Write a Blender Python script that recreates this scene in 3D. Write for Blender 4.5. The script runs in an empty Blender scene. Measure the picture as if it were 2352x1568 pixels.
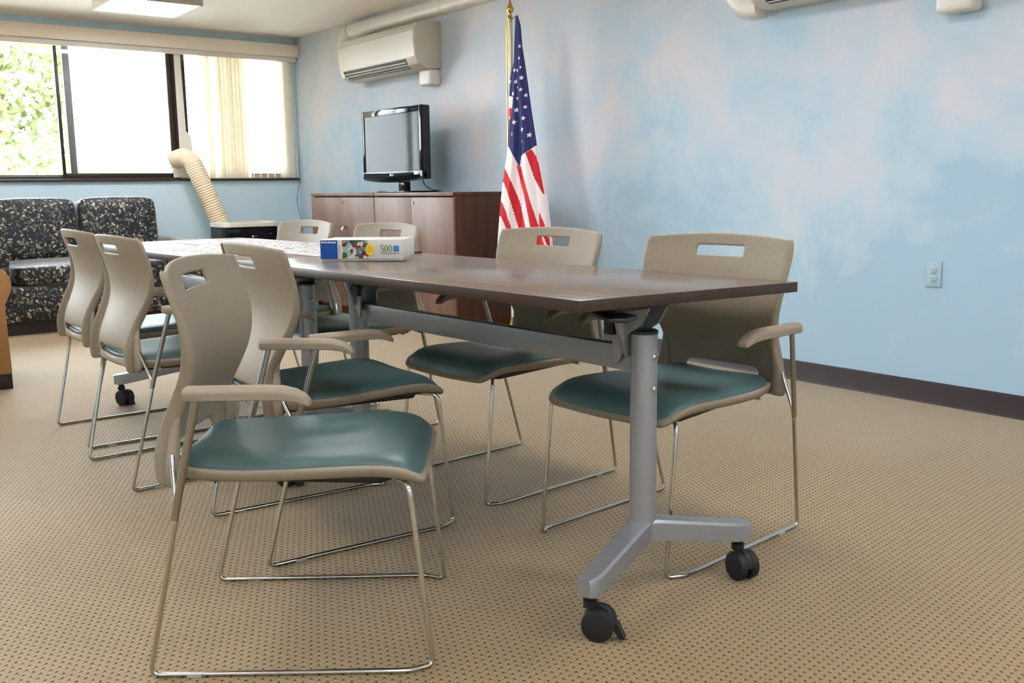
import bpy, bmesh, math, random
from mathutils import Vector, Matrix
random.seed(7)
C = bpy.context.scene.collection
S = bpy.context.scene
PI = math.pi

# ------------------------------------------------------------------ camera, light, exposure
cam_d = bpy.data.cameras.new('camera'); cam = bpy.data.objects.new('camera', cam_d); C.objects.link(cam)
right = Vector((.60868633, .79330911, -.01271261)); up = Vector((-.11709421, .10566768, .98748331)); fwd = Vector((-.78472282, .59957902, -.15721037))
M = Matrix((right, up, -fwd)).transposed().to_4x4(); M.translation = Vector((8.8033, -4.1576, 1.0029))
cam.matrix_world = M
cam_d.sensor_width = 36.0; cam_d.lens = 2218.0 / 2352 * 36.0; cam_d.clip_end = 200
S.camera = cam

w = bpy.data.worlds.new('sky'); S.world = w; w.use_nodes = True
wn = w.node_tree; wn.nodes.clear()
bg = wn.nodes.new('ShaderNodeBackground'); wo = wn.nodes.new('ShaderNodeOutputWorld')
tc = wn.nodes.new('ShaderNodeTexCoord'); nz = wn.nodes.new('ShaderNodeTexNoise'); nz.inputs['Scale'].default_value = 2.5
cr = wn.nodes.new('ShaderNodeValToRGB')                 # bright hazy overcast, faint soft cloud variation
cr.color_ramp.elements[0].color = (.78, .88, 1, 1); cr.color_ramp.elements[1].color = (.9, .95, 1, 1)
wn.links.new(tc.outputs['Generated'], nz.inputs['Vector']); wn.links.new(nz.outputs['Fac'], cr.inputs['Fac'])
wn.links.new(cr.outputs['Color'], bg.inputs['Color']); wn.links.new(bg.outputs[0], wo.inputs['Surface'])
bg.inputs['Strength'].default_value = 19.0
sun_d = bpy.data.lights.new('sun', 'SUN'); sun_d.energy = 30.0; sun_d.angle = math.radians(1.5); sun_d.color = (1, .95, .86)
sun = bpy.data.objects.new('sun', sun_d); C.objects.link(sun)          # high, on the far side of the building: lights the trees and ground outside
sun.rotation_euler = (Vector((.55, .25, .95))).to_track_quat('Z', 'Y').to_euler()

def portal(y0, y1):
    l = bpy.data.lights.new('sky_portal', 'AREA'); l.shape = 'RECTANGLE'; l.size = 1.2; l.size_y = abs(y1 - y0)
    l.cycles.is_portal = True
    o = bpy.data.objects.new('sky_portal', l); C.objects.link(o)
    o.location = (-.16, (y0 + y1) / 2, 1.71); o.rotation_euler = (0, -PI / 2, 0)
portal(-6.6, -.1)

S.view_settings.view_transform = 'Standard'; S.view_settings.look = 'None'
S.view_settings.gamma = 1.0; S.view_settings.exposure = 0.74; S.view_settings.use_curve_mapping = False
S.cycles.use_denoising = True
S.cycles.max_bounces = 8; S.cycles.diffuse_bounces = 5; S.cycles.glossy_bounces = 4; S.cycles.transparent_max_bounces = 10
S.cycles.sample_clamp_indirect = 6.0
S.cycles.caustics_reflective = False; S.cycles.caustics_refractive = False

# ------------------------------------------------------------------ helpers
def lin(r, g, b):
    f = lambda c: (c / 255 / 12.92) if c / 255 <= .04045 else ((c / 255 + .055) / 1.055) ** 2.4
    return (f(r), f(g), f(b), 1)

class NT:
    def __init__(s, name):
        s.m = bpy.data.materials.new(name); s.m.use_nodes = True
        s.t = s.m.node_tree; s.b = s.t.nodes['Principled BSDF']; s.out = s.t.nodes['Material Output']
    def n(s, typ, **kw):
        nd = s.t.nodes.new('ShaderNode' + typ)
        for k, v in kw.items():
            if k.startswith('i_'):
                key = k[2:]; key = int(key) if key.isdigit() else key.replace('_', ' ')
                if isinstance(v, bpy.types.NodeSocket): s.t.links.new(v, nd.inputs[key])
                else: nd.inputs[key].default_value = v
            else: setattr(nd, k, v)
        return nd
    def link(s, a, b): s.t.links.new(a, b)
    def math(s, op, a, b=None, c=None):
        nd = s.t.nodes.new('ShaderNodeMath'); nd.operation = op
        for i, v in enumerate((a, b, c)):
            if v is None: continue
            if isinstance(v, bpy.types.NodeSocket): s.t.links.new(v, nd.inputs[i])
            else: nd.inputs[i].default_value = v
        return nd.outputs[0]
    def ramp(s, fac, stops):
        nd = s.t.nodes.new('ShaderNodeValToRGB'); e = nd.color_ramp.elements
        e[0].position, e[0].color = stops[0]; e[1].position, e[1].color = stops[-1]
        for p, c in stops[1:-1]:
            x = e.new(p); x.color = c
        s.t.links.new(fac, nd.inputs['Fac']); return nd.outputs['Color']
    def mix(s, fac, a, b):
        nd = s.t.nodes.new('ShaderNodeMix'); nd.data_type = 'RGBA'
        for k, v in ((0, fac), (6, a), (7, b)):
            if isinstance(v, bpy.types.NodeSocket): s.t.links.new(v, nd.inputs[k])
            else: nd.inputs[k].default_value = v
        return nd.outputs[2]
    def bump(s, h, strength=.2, dist=.002):
        nd = s.n('Bump'); nd.inputs['Strength'].default_value = strength; nd.inputs['Distance'].default_value = dist
        s.t.links.new(h, nd.inputs['Height']); s.t.links.new(nd.outputs[0], s.b.inputs['Normal'])
    def col(s, c): s.t.links.new(c, s.b.inputs['Base Color'])
    def set(s, **kw):
        for k, v in kw.items(): s.b.inputs[k.replace('_', ' ')].default_value = v

def plain(name, rgb, rough=.5, metal=0., var=.06, scale=30., bump=0., **kw):
    """one colour with a fine procedural variation"""
    t = NT(name); c = lin(*rgb)
    co = t.n('TexCoord').outputs['Object']
    f = t.n('TexNoise', i_Vector=co, i_Scale=scale, i_Detail=3.).outputs['Fac']
    d = tuple(x * (1 - var) for x in c[:3]) + (1,); l = tuple(min(1, x * (1 + var)) for x in c[:3]) + (1,)
    t.col(t.ramp(f, [(.3, d), (.7, l)]))
    t.set(Roughness=rough, Metallic=metal, **kw)
    if bump: t.bump(t.n('TexNoise', i_Vector=co, i_Scale=900., i_Detail=2.).outputs['Fac'], bump, .001)
    return t.m

def finish(bm, smooth=None):
    bmesh.ops.recalc_face_normals(bm, faces=bm.faces)
    if smooth is not None:
        for f in bm.faces: f.smooth = True
    return bm

def obj(name, bm, m, parent=None, smooth=40, base=None):
    me = bpy.data.meshes.new(name)
    if base is not None: bmesh.ops.translate(bm, verts=bm.verts, vec=-Vector(base))
    if smooth:
        for f in bm.faces: f.smooth = True
        a = math.radians(smooth)
        for e in bm.edges:
            if len(e.link_faces) == 2 and e.calc_face_angle(0) > a: e.smooth = False
    bm.to_mesh(me); bm.free()
    for x in (m if isinstance(m, (list, tuple)) else [m]): me.materials.append(x)
    o = bpy.data.objects.new(name, me); C.objects.link(o)
    if parent: o.parent = parent
    return o

def thing(name, label, cat, loc=(0, 0, 0), rz=0, group=None):
    o = bpy.data.objects.new(name, None); C.objects.link(o); o.location = loc; o.rotation_euler = (0, 0, rz)
    o.empty_display_size = .1
    o['label'] = label; o['category'] = cat
    if group: o['group'] = group
    return o
def tag(o, label, cat, group=None):
    o['label'] = label; o['category'] = cat
    if group: o['group'] = group
    return o
def struct(o):
    o['kind'] = 'structure'; return o

def box(bm, x0, x1, y0, y1, z0, z1, bev=0, seg=2, mat=0):
    r = bmesh.ops.create_cube(bm, size=1)
    vs = r['verts']
    for v in vs: v.co = Vector(((x0 + x1) / 2 + v.co.x * (x1 - x0), (y0 + y1) / 2 + v.co.y * (y1 - y0), (z0 + z1) / 2 + v.co.z * (z1 - z0)))
    fs = {f for v in vs for f in v.link_faces}
    for f in fs: f.material_index = mat
    if bev: bmesh.ops.bevel(bm, geom=list({e for v in vs for e in v.link_edges}), offset=bev, segments=seg, affect='EDGES', profile=.5)
    return bm
def B(*a, **k): return box(bmesh.new(), *a, **k)

def fillet(pts, r, n=5):
    pts = [Vector(p) for p in pts]; out = [pts[0]]
    for i in range(1, len(pts) - 1):
        p, a, b = pts[i], (pts[i - 1] - pts[i]), (pts[i + 1] - pts[i])
        rr = r[i] if isinstance(r, (list, tuple)) else r
        d = min(rr, a.length * .45, b.length * .45)
        A = p + a.normalized() * d; Bq = p + b.normalized() * d
        for k in range(n + 1):
            t = k / n; out.append(A * (1 - t) ** 2 + p * 2 * t * (1 - t) + Bq * t * t)
    out.append(pts[-1]); return out

def tube(bm, pts, rad, n=10, caps=True, sx=1., sy=1., upv=None):
    pts = [Vector(p) for p in pts]; rings = []
    ref = None
    for i, p in enumerate(pts):
        t = (pts[min(i + 1, len(pts) - 1)] - pts[max(i - 1, 0)]).normalized()
        if ref is None:
            ref = Vector(upv) if upv else (Vector((0, 0, 1)) if abs(t.z) < .9 else Vector((1, 0, 0)))
        u = ref - t * ref.dot(t)
        if u.length < 1e-4: u = t.orthogonal()
        u.normalize(); v = t.cross(u); ref = u
        rr = rad[i] if isinstance(rad, (list, tuple)) else rad
        rings.append([bm.verts.new(p + u * math.cos(2 * PI * k / n) * rr * sx + v * math.sin(2 * PI * k / n) * rr * sy) for k in range(n)])
    for a, b in zip(rings, rings[1:]):
        for k in range(n): bm.faces.new((a[k], a[(k + 1) % n], b[(k + 1) % n], b[k]))
    if caps:
        bm.faces.new(rings[0][::-1]); bm.faces.new(rings[-1])
    return bm
def T(*a, **k): return finish(tube(bmesh.new(), *a, **k))

def prism(bm, poly, axis, a0, a1, mat=0):
    """poly: 2D points in the two other axes (in order), extruded along axis from a0 to a1"""
    def P(p, a):
        q = list(p); q.insert(axis, a); return Vector(q)
    va = [bm.verts.new(P(p, a0)) for p in poly]; vb = [bm.verts.new(P(p, a1)) for p in poly]
    fs = [bm.faces.new(va[::-1]), bm.faces.new(vb)]
    for i in range(len(poly)): fs.append(bm.faces.new((va[i], va[(i + 1) % len(poly)], vb[(i + 1) % len(poly)], vb[i])))
    for f in fs: f.material_index = mat
    return bm
def PR(poly, axis, a0, a1, bev=0, seg=2):
    bm = prism(bmesh.new(), poly, axis, a0, a1); finish(bm)
    if bev: bmesh.ops.bevel(bm, geom=list(bm.edges), offset=bev, segments=seg, affect='EDGES', profile=.5)
    return bm

def loft(rings, close=True, caps=True):
    bm = bmesh.new(); vr = [[bm.verts.new(p) for p in r] for r in rings]; n = len(vr[0])
    for a, b in zip(vr, vr[1:]):
        for k in range(n if close else n - 1): bm.faces.new((a[k], a[(k + 1) % n], b[(k + 1) % n], b[k]))
    if caps and close:
        bm.faces.new(vr[0][::-1]); bm.faces.new(vr[-1])
    return finish(bm)

def lathe(bm, prof, n=24, c=(0, 0, 0), axis='Z'):
    rings = []
    for r, h in prof:
        ring = []
        for k in range(n):
            a = 2 * PI * k / n; p = (r * math.cos(a), r * math.sin(a), h)
            if axis == 'Y': p = (p[0], h, p[1])
            if axis == 'X': p = (h, p[0], p[1])
            ring.append(bm.verts.new(Vector(c) + Vector(p)))
        rings.append(ring)
    for a, b in zip(rings, rings[1:]):
        for k in range(n): bm.faces.new((a[k], a[(k + 1) % n], b[(k + 1) % n], b[k]))
    bm.faces.new(rings[0][::-1]); bm.faces.new(rings[-1]); return bm
def L(*a, **k): return finish(lathe(bmesh.new(), *a, **k))

def bake(o):
    """apply the modifiers of a mesh object"""
    dg = bpy.context.evaluated_depsgraph_get(); me = bpy.data.meshes.new_from_object(o.evaluated_get(dg))
    o.modifiers.clear(); old = o.data; o.data = me; bpy.data.meshes.remove(old); me.name = o.name
def subd(o, lv=2, solid=0, off=0):
    if solid:
        m = o.modifiers.new('s', 'SOLIDIFY'); m.thickness = solid; m.offset = off
    m = o.modifiers.new('d', 'SUBSURF'); m.levels = lv; m.render_levels = lv
    for p in o.data.polygons: p.use_smooth = True
    bpy.context.view_layer.update(); bake(o)
    for p in o.data.polygons: p.use_smooth = True
    if 'sharp_edge' in o.data.attributes: o.data.attributes.remove(o.data.attributes['sharp_edge'])

def copy_tree(o, parent=None):
    c = o.copy(); C.objects.link(c)
    if parent: c.parent = parent
    for ch in [x for x in o.children]: copy_tree(ch, c)
    return c

# ------------------------------------------------------------------ materials
def mural():
    t = NT('sky_mural_paint'); co = t.n('TexCoord').outputs['Object']
    a = t.n('TexNoise', i_Vector=co, i_Scale=1.15, i_Detail=7., i_Roughness=.62, i_Distortion=.35).outputs['Fac']
    b = t.n('TexNoise', i_Vector=co, i_Scale=3.2, i_Detail=8., i_Roughness=.7).outputs['Fac']
    z = t.n('SeparateXYZ', i_0=co).outputs['Z']
    f = t.math('ADD', a, t.math('MULTIPLY', t.math('SUBTRACT', b, .5), .45))
    f = t.math('ADD', f, t.math('MULTIPLY', t.math('SUBTRACT', t.math('MINIMUM', z, 1.6), 1.0), .2))   # clouds painted mostly on the upper wall
    t.col(t.ramp(f, [(.36, lin(166, 194, 212)), (.50, lin(184, 205, 217)), (.60, lin(198, 207, 217)), (.74, lin(214, 211, 214))]))
    t.set(Roughness=.75)
    t.set(Specular_IOR_Level=.25)
    t.bump(t.n('TexNoise', i_Vector=co, i_Scale=160., i_Detail=3.).outputs['Fac'], .08, .002)
    return t.m

def carpet():
    t = NT('woven_loop_carpet'); co = t.n('TexCoord').outputs['Object']
    dist = t.n('TexNoise', i_Vector=co, i_Scale=45., i_Detail=2.)
    co2 = t.n('VectorMath', operation='MULTIPLY_ADD', i_0=dist.outputs['Color'], i_1=(.006, .006, 0), i_2=co).outputs[0]
    s = t.n('SeparateXYZ', i_0=co2); x, y = s.outputs['X'], s.outputs['Y']
    p = t.math('ADD', t.math('MULTIPLY', x, -.899), t.math('MULTIPLY', y, .438))
    q = t.math('ADD', t.math('MULTIPLY', x, .438), t.math('MULTIPLY', y, .899))
    qs = t.math('DIVIDE', q, .0165); cell = t.math('FLOOR', qs)
    ps = t.math('ADD', t.math('DIVIDE', p, .0215), t.math('MULTIPLY', t.math('MODULO', cell, 2.), .5))
    fq = t.math('SUBTRACT', t.math('FRACT', qs), .5); fp = t.math('SUBTRACT', t.math('FRACT', ps), .5)
    # dark pin hole with two trailing legs (an inverted v)
    aq = t.math('ABSOLUTE', fq)
    d1 = t.math('SQRT', t.math('ADD', t.math('POWER', t.math('MULTIPLY', fq, 1.15), 2.), t.math('POWER', t.math('MULTIPLY', fp, .9), 2.)))
    hole = t.n('MapRange', interpolation_type='SMOOTHSTEP', i_0=d1, i_1=.08, i_2=.3, i_3=1., i_4=0.).outputs[0]
    leg = t.math('ABSOLUTE', t.math('ADD', fp, t.math('SUBTRACT', t.math('MULTIPLY', aq, .9), .0)))
    legm = t.math('MULTIPLY', t.n('MapRange', interpolation_type='SMOOTHSTEP', i_0=leg, i_1=.02, i_2=.16, i_3=.55, i_4=0.).outputs[0],
                  t.n('MapRange', i_0=aq, i_1=.28, i_2=.46, i_3=1., i_4=0.).outputs[0])
    h = t.math('MAXIMUM', hole, legm)
    loop = t.n('TexNoise', i_Vector=co, i_Scale=260., i_Detail=3., i_Roughness=.7).outputs['Fac']
    big = t.n('TexNoise', i_Vector=co, i_Scale=1.3, i_Detail=4.).outputs['Fac']
    base = t.mix(loop, lin(130, 106, 66), lin(165, 138, 92))
    base = t.mix(t.math('MULTIPLY', big, .5), base, lin(153, 126, 80))
    t.col(t.mix(t.math('MULTIPLY', h, .95), base, lin(48, 36, 21)))
    t.link(t.math('MULTIPLY_ADD', h, -.42, .45), t.b.inputs['Specular IOR Level'])
    t.set(Roughness=.66, Sheen_Weight=.55, Sheen_Roughness=.35)
    t.b.inputs['Sheen Tint'].default_value = (1, .95, .88, 1)
    hh = t.math('SUBTRACT', t.math('MULTIPLY', loop, .5), h)
    t.bump(hh, .6, .004)
    return t.m

def wood(name, dark, light, scale=1., axis=2, rough=.45, streak=14., bmp=.05):
    t = NT(name); co = t.n('TexCoord').outputs['Object']
    sc = [streak, streak, streak]; sc[axis] = .7
    v = t.n('Mapping', i_Vector=co, i_Scale=tuple(x * scale for x in sc)).outputs[0]
    a = t.n('TexNoise', i_Vector=v, i_Scale=1.6, i_Detail=8., i_Roughness=.65, i_Distortion=.3).outputs['Fac']
    fine = [220., 220., 220.]; fine[axis] = 9.
    v2 = t.n('Mapping', i_Vector=co, i_Scale=tuple(fine)).outputs[0]
    b = t.n('TexNoise', i_Vector=v2, i_Scale=1., i_Detail=3.).outputs['Fac']
    f = t.math('ADD', t.math('MULTIPLY', a, .75), t.math('MULTIPLY', b, .25))
    t.col(t.ramp(f, [(.34, lin(*dark)), (.66, lin(*light))])); t.set(Roughness=rough)
    if bmp: t.bump(b, bmp, .0006)
    return t.m

def speckle():
    t = NT('speckled_upholstery'); co = t.n('TexCoord').outputs['Object']
    w1 = t.n('TexNoise', i_Vector=co, i_Scale=26., i_Detail=2.)
    cw = t.n('VectorMath', operation='MULTIPLY_ADD', i_0=w1.outputs['Color'], i_1=(.05, .05, .05), i_2=co).outputs[0]
    v = t.n('TexVoronoi', i_Vector=cw, i_Scale=52., i_Randomness=1.)
    wh = t.n('TexWhiteNoise', i_Vector=v.outputs['Color']).outputs['Value']
    c = t.ramp(wh, [(0., lin(18, 21, 24)), (.30, lin(30, 35, 40)), (.44, lin(58, 78, 86)), (.58, lin(128, 118, 100)), (.72, lin(178, 166, 146)), (.86, lin(96, 100, 96)), (1., lin(58, 61, 60))])
    for e in t.t.nodes:
        if e.bl_idname == 'ShaderNodeValToRGB': e.color_ramp.interpolation = 'CONSTANT'
    blob = t.n('MapRange', interpolation_type='SMOOTHSTEP', i_0=v.outputs['Distance'], i_1=.42, i_2=.62, i_3=1., i_4=0.).outputs[0]
    t.col(t.mix(blob, lin(23, 26, 30), c)); t.set(Roughness=.5, Sheen_Weight=.9, Sheen_Roughness=.3, Specular_IOR_Level=.45)
    t.bump(t.n('TexNoise', i_Vector=co, i_Scale=500., i_Detail=2.).outputs['Fac'], .2, .001)
    return t.m

def glass():
    t = NT('window_glass'); tr = t.n('BsdfTransparent'); gl = t.n('BsdfGlossy', i_Roughness=.02)
    tr.inputs[0].default_value = (.96, .98, .97, 1)
    fr = t.n('Fresnel', i_IOR=1.45)
    co = t.n('TexCoord').outputs['Object']; nz = t.n('TexNoise', i_Vector=co, i_Scale=3.).outputs['Fac']
    f = t.math('MULTIPLY', fr.outputs[0], t.math('ADD', t.math('MULTIPLY', nz, .2), .85))
    mx = t.n('MixShader'); t.link(f, mx.inputs[0]); t.link(tr.outputs[0], mx.inputs[1]); t.link(gl.outputs[0], mx.inputs[2])
    t.link(mx.outputs[0], t.out.inputs['Surface']); return t.m

def screen_mesh():
    t = NT('insect_screen_mesh'); tr = t.n('BsdfTransparent'); df = t.n('BsdfTranslucent'); d2 = t.n('BsdfDiffuse')
    co = t.n('TexCoord').outputs['Object']; nz = t.n('TexNoise', i_Vector=co, i_Scale=4.).outputs['Fac']
    c = t.ramp(nz, [(.3, (.8, .82, .82, 1)), (.7, (.9, .9, .9, 1))]); t.link(c, df.inputs[0]); t.link(c, d2.inputs[0])
    m2 = t.n('MixShader', i_0=.35); t.link(df.outputs[0], m2.inputs[1]); t.link(d2.outputs[0], m2.inputs[2])
    mx = t.n('MixShader', i_0=.38); t.link(tr.outputs[0], mx.inputs[1]); t.link(m2.outputs[0], mx.inputs[2])
    t.link(mx.outputs[0], t.out.inputs['Surface']); return t.m

def translucent(name, rgb, k=.5):
    t = NT(name); co = t.n('TexCoord').outputs['Object']; nz = t.n('TexNoise', i_Vector=co, i_Scale=20., i_Detail=3.).outputs['Fac']
    c = lin(*rgb); cc = t.ramp(nz, [(.3, tuple(x * .93 for x in c[:3]) + (1,)), (.7, c)])
    d = t.n('BsdfDiffuse'); s = t.n('BsdfTranslucent'); t.link(cc, d.inputs[0]); t.link(cc, s.inputs[0])
    mx = t.n('MixShader', i_0=k); t.link(d.outputs[0], mx.inputs[1]); t.link(s.outputs[0], mx.inputs[2])
    t.link(mx.outputs[0], t.out.inputs['Surface']); return t.m

def emit(name, rgb, strength):
    t = NT(name); co = t.n('TexCoord').outputs['Object']; nz = t.n('TexNoise', i_Vector=co, i_Scale=6.).outputs['Fac']
    c = lin(*rgb); t.link(t.ramp(nz, [(.2, tuple(x * .96 for x in c[:3]) + (1,)), (.8, c)]), t.b.inputs['Emission Color'])
    t.b.inputs['Emission Strength'].default_value = strength; t.set(Base_Color=c, Roughness=.6); return t.m

def scribble():
    """white sheet printed with fine grey-brown line drawing"""
    t = NT('line_art_paper'); co = t.n('TexCoord').outputs['Object']
    w1 = t.n('TexNoise', i_Vector=co, i_Scale=14., i_Detail=3.)
    cw = t.n('VectorMath', operation='MULTIPLY_ADD', i_0=w1.outputs['Color'], i_1=(.09, .09, 0), i_2=co).outputs[0]
    v = t.n('TexVoronoi', feature='DISTANCE_TO_EDGE', i_Vector=cw, i_Scale=17.).outputs['Distance']
    v2 = t.n('TexVoronoi', feature='DISTANCE_TO_EDGE', i_Vector=cw, i_Scale=48.).outputs['Distance']
    m = t.math('MAXIMUM', t.n('MapRange', i_0=v, i_1=.02, i_2=.07, i_3=1., i_4=0.).outputs[0], t.n('MapRange', i_0=v2, i_1=.03, i_2=.10, i_3=.7, i_4=0.).outputs[0])
    t.col(t.mix(t.math('MULTIPLY', m, .95), lin(206, 206, 204), lin(78, 68, 60))); t.set(Roughness=.6); return t.m

def collage():
    t = NT('printed_collage'); co = t.n('TexCoord').outputs['Object']
    w1 = t.n('TexNoise', i_Vector=co, i_Scale=60., i_Detail=2.)
    cw = t.n('VectorMath', operation='MULTIPLY_ADD', i_0=w1.outputs['Color'], i_1=(.02, .02, .02), i_2=co).outputs[0]
    v = t.n('TexVoronoi', i_Vector=cw, i_Scale=75.)
    wh = t.n('TexWhiteNoise', i_Vector=v.outputs['Color']).outputs['Value']
    c = t.ramp(wh, [(0., lin(40, 46, 60)), (.14, lin(120, 40, 36)), (.26, lin(46, 84, 58)), (.40, lin(200, 196, 190)), (.54, lin(110, 112, 150)), (.66, lin(190, 120, 60)), (.78, lin(70, 58, 48)), (.9, lin(150, 170, 140))])
    for e in t.t.nodes:
        if e.bl_idname == 'ShaderNodeValToRGB': e.color_ramp.interpolation = 'CONSTANT'
    t.col(c); t.set(Roughness=.4); return t.m

MW = dict(
    mural=mural(), carpet=carpet(),
    paleblue=plain('pale_blue_wall_paint', (204, 226, 236), .8, var=.02, scale=3., bump=.05),
    ceiling=plain('ceiling_plaster', (248, 240, 232), .9, var=.015, scale=2., bump=.1),
    base=plain('dark_vinyl_baseboard', (50, 38, 38), .42, var=.08, scale=6.),
    bronze=plain('dark_bronze_aluminium', (58, 50, 42), .4, .5, scale=8.),
    greyframe=plain('grey_aluminium', (128, 124, 122), .45, .3, scale=8.),
    sill=plain('dark_sill', (52, 46, 40), .5, scale=8.), silltop=plain('rosy_stone_sill', (190, 168, 160), .6, scale=12.),
    valance=plain('cream_valance', (250, 236, 218), .6, var=.03, scale=5.),
    vane=translucent('cream_vane', (236, 228, 212), .5),
    glass=glass(), screen=screen_mesh(),
    beige=plain('beige_moulded_plastic', (147, 134, 116), .55, var=.03, scale=60., bump=.12, Specular_IOR_Level=.28),
    teal=plain('teal_vinyl', (66, 93, 92), .44, var=.04, scale=40., bump=.1, Specular_IOR_Level=.55),
    chrome=plain('chrome', (205, 203, 198), .13, 1., var=.03, scale=20.),
    chromedk=plain('satin_steel', (170, 166, 158), .28, 1., var=.03, scale=20.),
    black=plain('black_plastic', (24, 23, 24), .42, var=.1, scale=40.),
    rubber=plain('black_rubber', (20, 20, 20), .6, var=.1, scale=40.),
    silver=plain('silver_powder_coat', (156, 157, 159), .38, .55, var=.05, scale=300., bump=.1),
    top=wood('walnut_laminate', (98, 82, 72), (122, 106, 95), 1., 0, .2, 18., 0.),
    edge=wood('walnut_edge_band', (42, 27, 16), (64, 43, 28), 1., 0, .5, 30.),
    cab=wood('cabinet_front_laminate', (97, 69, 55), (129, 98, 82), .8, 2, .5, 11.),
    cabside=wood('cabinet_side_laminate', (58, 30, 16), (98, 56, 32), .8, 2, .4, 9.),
    white=plain('white_plastic', (226, 220, 208), .45, var=.02, scale=10.),
    ac=plain('ivory_plastic', (200, 191, 174), .42, var=.02, scale=8.),
    dark=plain('dark_void', (18, 18, 20), .6, var=.1),
    tvblack=plain('gloss_black', (16, 18, 22), .08, var=.1, scale=4., Specular_IOR_Level=.22),
    tvscreen=plain('lcd_screen', (34, 36, 38), .06, var=.05, scale=4., Specular_IOR_Level=.085),
    gold=plain('brass', (206, 164, 74), .25, 1., scale=20.),
    polewhite=plain('white_pole', (222, 218, 214), .4, var=.03, scale=10.),
    speck=speckle(), tan=plain('tan_upholstery', (162, 118, 70), .75, var=.05, scale=25., bump=.15, Sheen_Weight=.2),
    leg=plain('dark_wood_leg', (40, 28, 24), .45, scale=12.),
    hose=plain('cream_hose', (232, 212, 180), .55, var=.04, scale=20.),
    paper=plain('white_paper', (212, 212, 210), .6, var=.01, scale=5.), sketch=scribble(), collage=collage(),
    blue=plain('box_blue', (10, 70, 150), .35, var=.03), yellow=plain('yellow_sticker', (232, 200, 10), .4, var=.02),
    green=plain('green_ink', (72, 128, 44), .5), ink=plain('grey_ink', (96, 96, 100), .6), card=plain('white_card', (204, 202, 194), .4, var=.015, scale=8.),
    navy=plain('flag_navy', (30, 34, 92), .8, var=.08, scale=14.), red=plain('flag_red', (196, 18, 36), .8, var=.06, scale=14.),
    fwhite=plain('flag_white', (232, 222, 222), .8, var=.04, scale=14.),
    outlet=plain('blue_painted_plate', (160, 190, 206), .5, var=.02, scale=20.), outletface=plain('outlet_face', (176, 196, 196), .45, var=.02),
    lampframe=plain('lamp_frame', (196, 188, 176), .5, var=.02), lamp=emit('lamp_diffuser', (250, 249, 255), 16.0),
    leaf=translucent('leaf_green', (124, 134, 92), .4), bark=plain('bark', (96, 78, 60), .9, var=.2, scale=9.),
    bounce_ground=plain('pale_bounce_ground', (205, 200, 188), .9, var=.2, scale=2.), cable=plain('grey_cable', (120, 122, 124), .6), clip=plain('clear_glide', (170, 168, 164), .3),
)

# ------------------------------------------------------------------ room shell
HC = 2.4247; RX = 11.6; RY = -7.0
struct(obj('floor', B(-.15, RX, RY, 0.02, -.1, 0), MW['carpet']))
struct(obj('ceiling', B(-.15, RX, RY, .15, HC, HC + .1), MW['ceiling']))
struct(obj('wall_right', B(-.15, RX, 0, .15, 0, HC), MW['mural']))
struct(obj('wall_left', B(-.15, RX, RY - .15, RY, 0, HC), MW['paleblue']))
struct(obj('wall_front', B(RX, RX + .15, RY - .15, .15, -.1, HC), MW['paleblue']))
bm = bmesh.new()
ZS, ZT = 1.115, 2.33
box(bm, -.15, 0, RY, 0, 0, ZS - .012); box(bm, -.15, 0, RY, 0, ZT, HC); box(bm, -.15, 0, RY, -6.65, ZS - .012, ZT); box(bm, -.15, -.0005, -.085, -.0005, ZS - .012, ZT)
struct(obj('wall_back', bm, MW['paleblue']))
struct(obj('baseboard_right', PR([(0, 0), (-.016, 0), (-.011, .012), (-.009, .09), (-.006, .1018), (0, .1018)], 0, .012, RX), MW['base']))
struct(obj('baseboard_back', B(0, .012, RY, 0, 0, .1018, bev=.004), MW['base']))
struct(obj('baseboard_left', B(0, RX, RY, RY + .012, 0, .1018, bev=.004), MW['base']))
# sill: stone top with dark front lip
sill = struct(obj('trim_1', B(-.10, .005, -6.65, -.085, ZS - .012, ZS), MW['silltop']))
struct(obj('trim_2', B(.0005, .03, -6.65, -.012, ZS - .014, ZS + .006, bev=.003), MW['sill']))

# windows: sliding sashes in dark frames
def frame(root, y0, y1, z0, z1, x, wl, wr, wb, wt, m, d=.03, glassm=True, nm='sash'):
    s = obj(nm, box(bmesh.new(), x - d / 2, x + d / 2, y0, y0 + wl, z0, z1, bev=.002), m, root)
    obj('stile', B(x - d / 2, x + d / 2, y1 - wr, y1, z0, z1, bev=.002), m, s)
    obj('rail', B(x - d / 2, x + d / 2, y0 + wl, y1 - wr, z0, z0 + wb, bev=.002), m, s)
    obj('rail', B(x - d / 2, x + d / 2, y0 + wl, y1 - wr, z1 - wt, z1, bev=.002), m, s)
    if glassm: obj('pane', B(x - .003, x + .003, y0 + wl - .004, y1 - wr + .004, z0 + wb - .004, z1 - wt + .004), MW['glass'], s)
    return s
def window(n, y0, y1, ymid, screen_on_inner=True, scr=True):
    r = bpy.data.objects.new('window_%d' % n, None); C.objects.link(r); r['kind'] = 'structure'
    bm = bmesh.new()
    box(bm, -.11, -.02, y0, y1, ZS, ZS + .022); box(bm, -.11, -.02, y0, y1, ZT - .03, ZT); box(bm, -.11, -.02, y0, y0 + .02, ZS + .022, ZT - .03); box(bm, -.11, -.02, y1 - .02, y1, ZS + .022, ZT - .03)
    obj('outer_frame', bm, MW['bronze'], r)
    frame(r, y0 + .021, ymid + .10, ZS + .022, ZT - .03, -.085, .05, .055, .022, .04, MW['greyframe'])
    frame(r, ymid - .03, y1 - .021, ZS + .022, ZT - .03, -.045, .027, .048, .034, .04, MW['bronze'])
    if scr: obj('insect_screen', B(-.105, -.103, ymid + .10, y1 - .021, ZS + .022, ZT - .03), MW['screen'], r)
    return r
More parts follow.
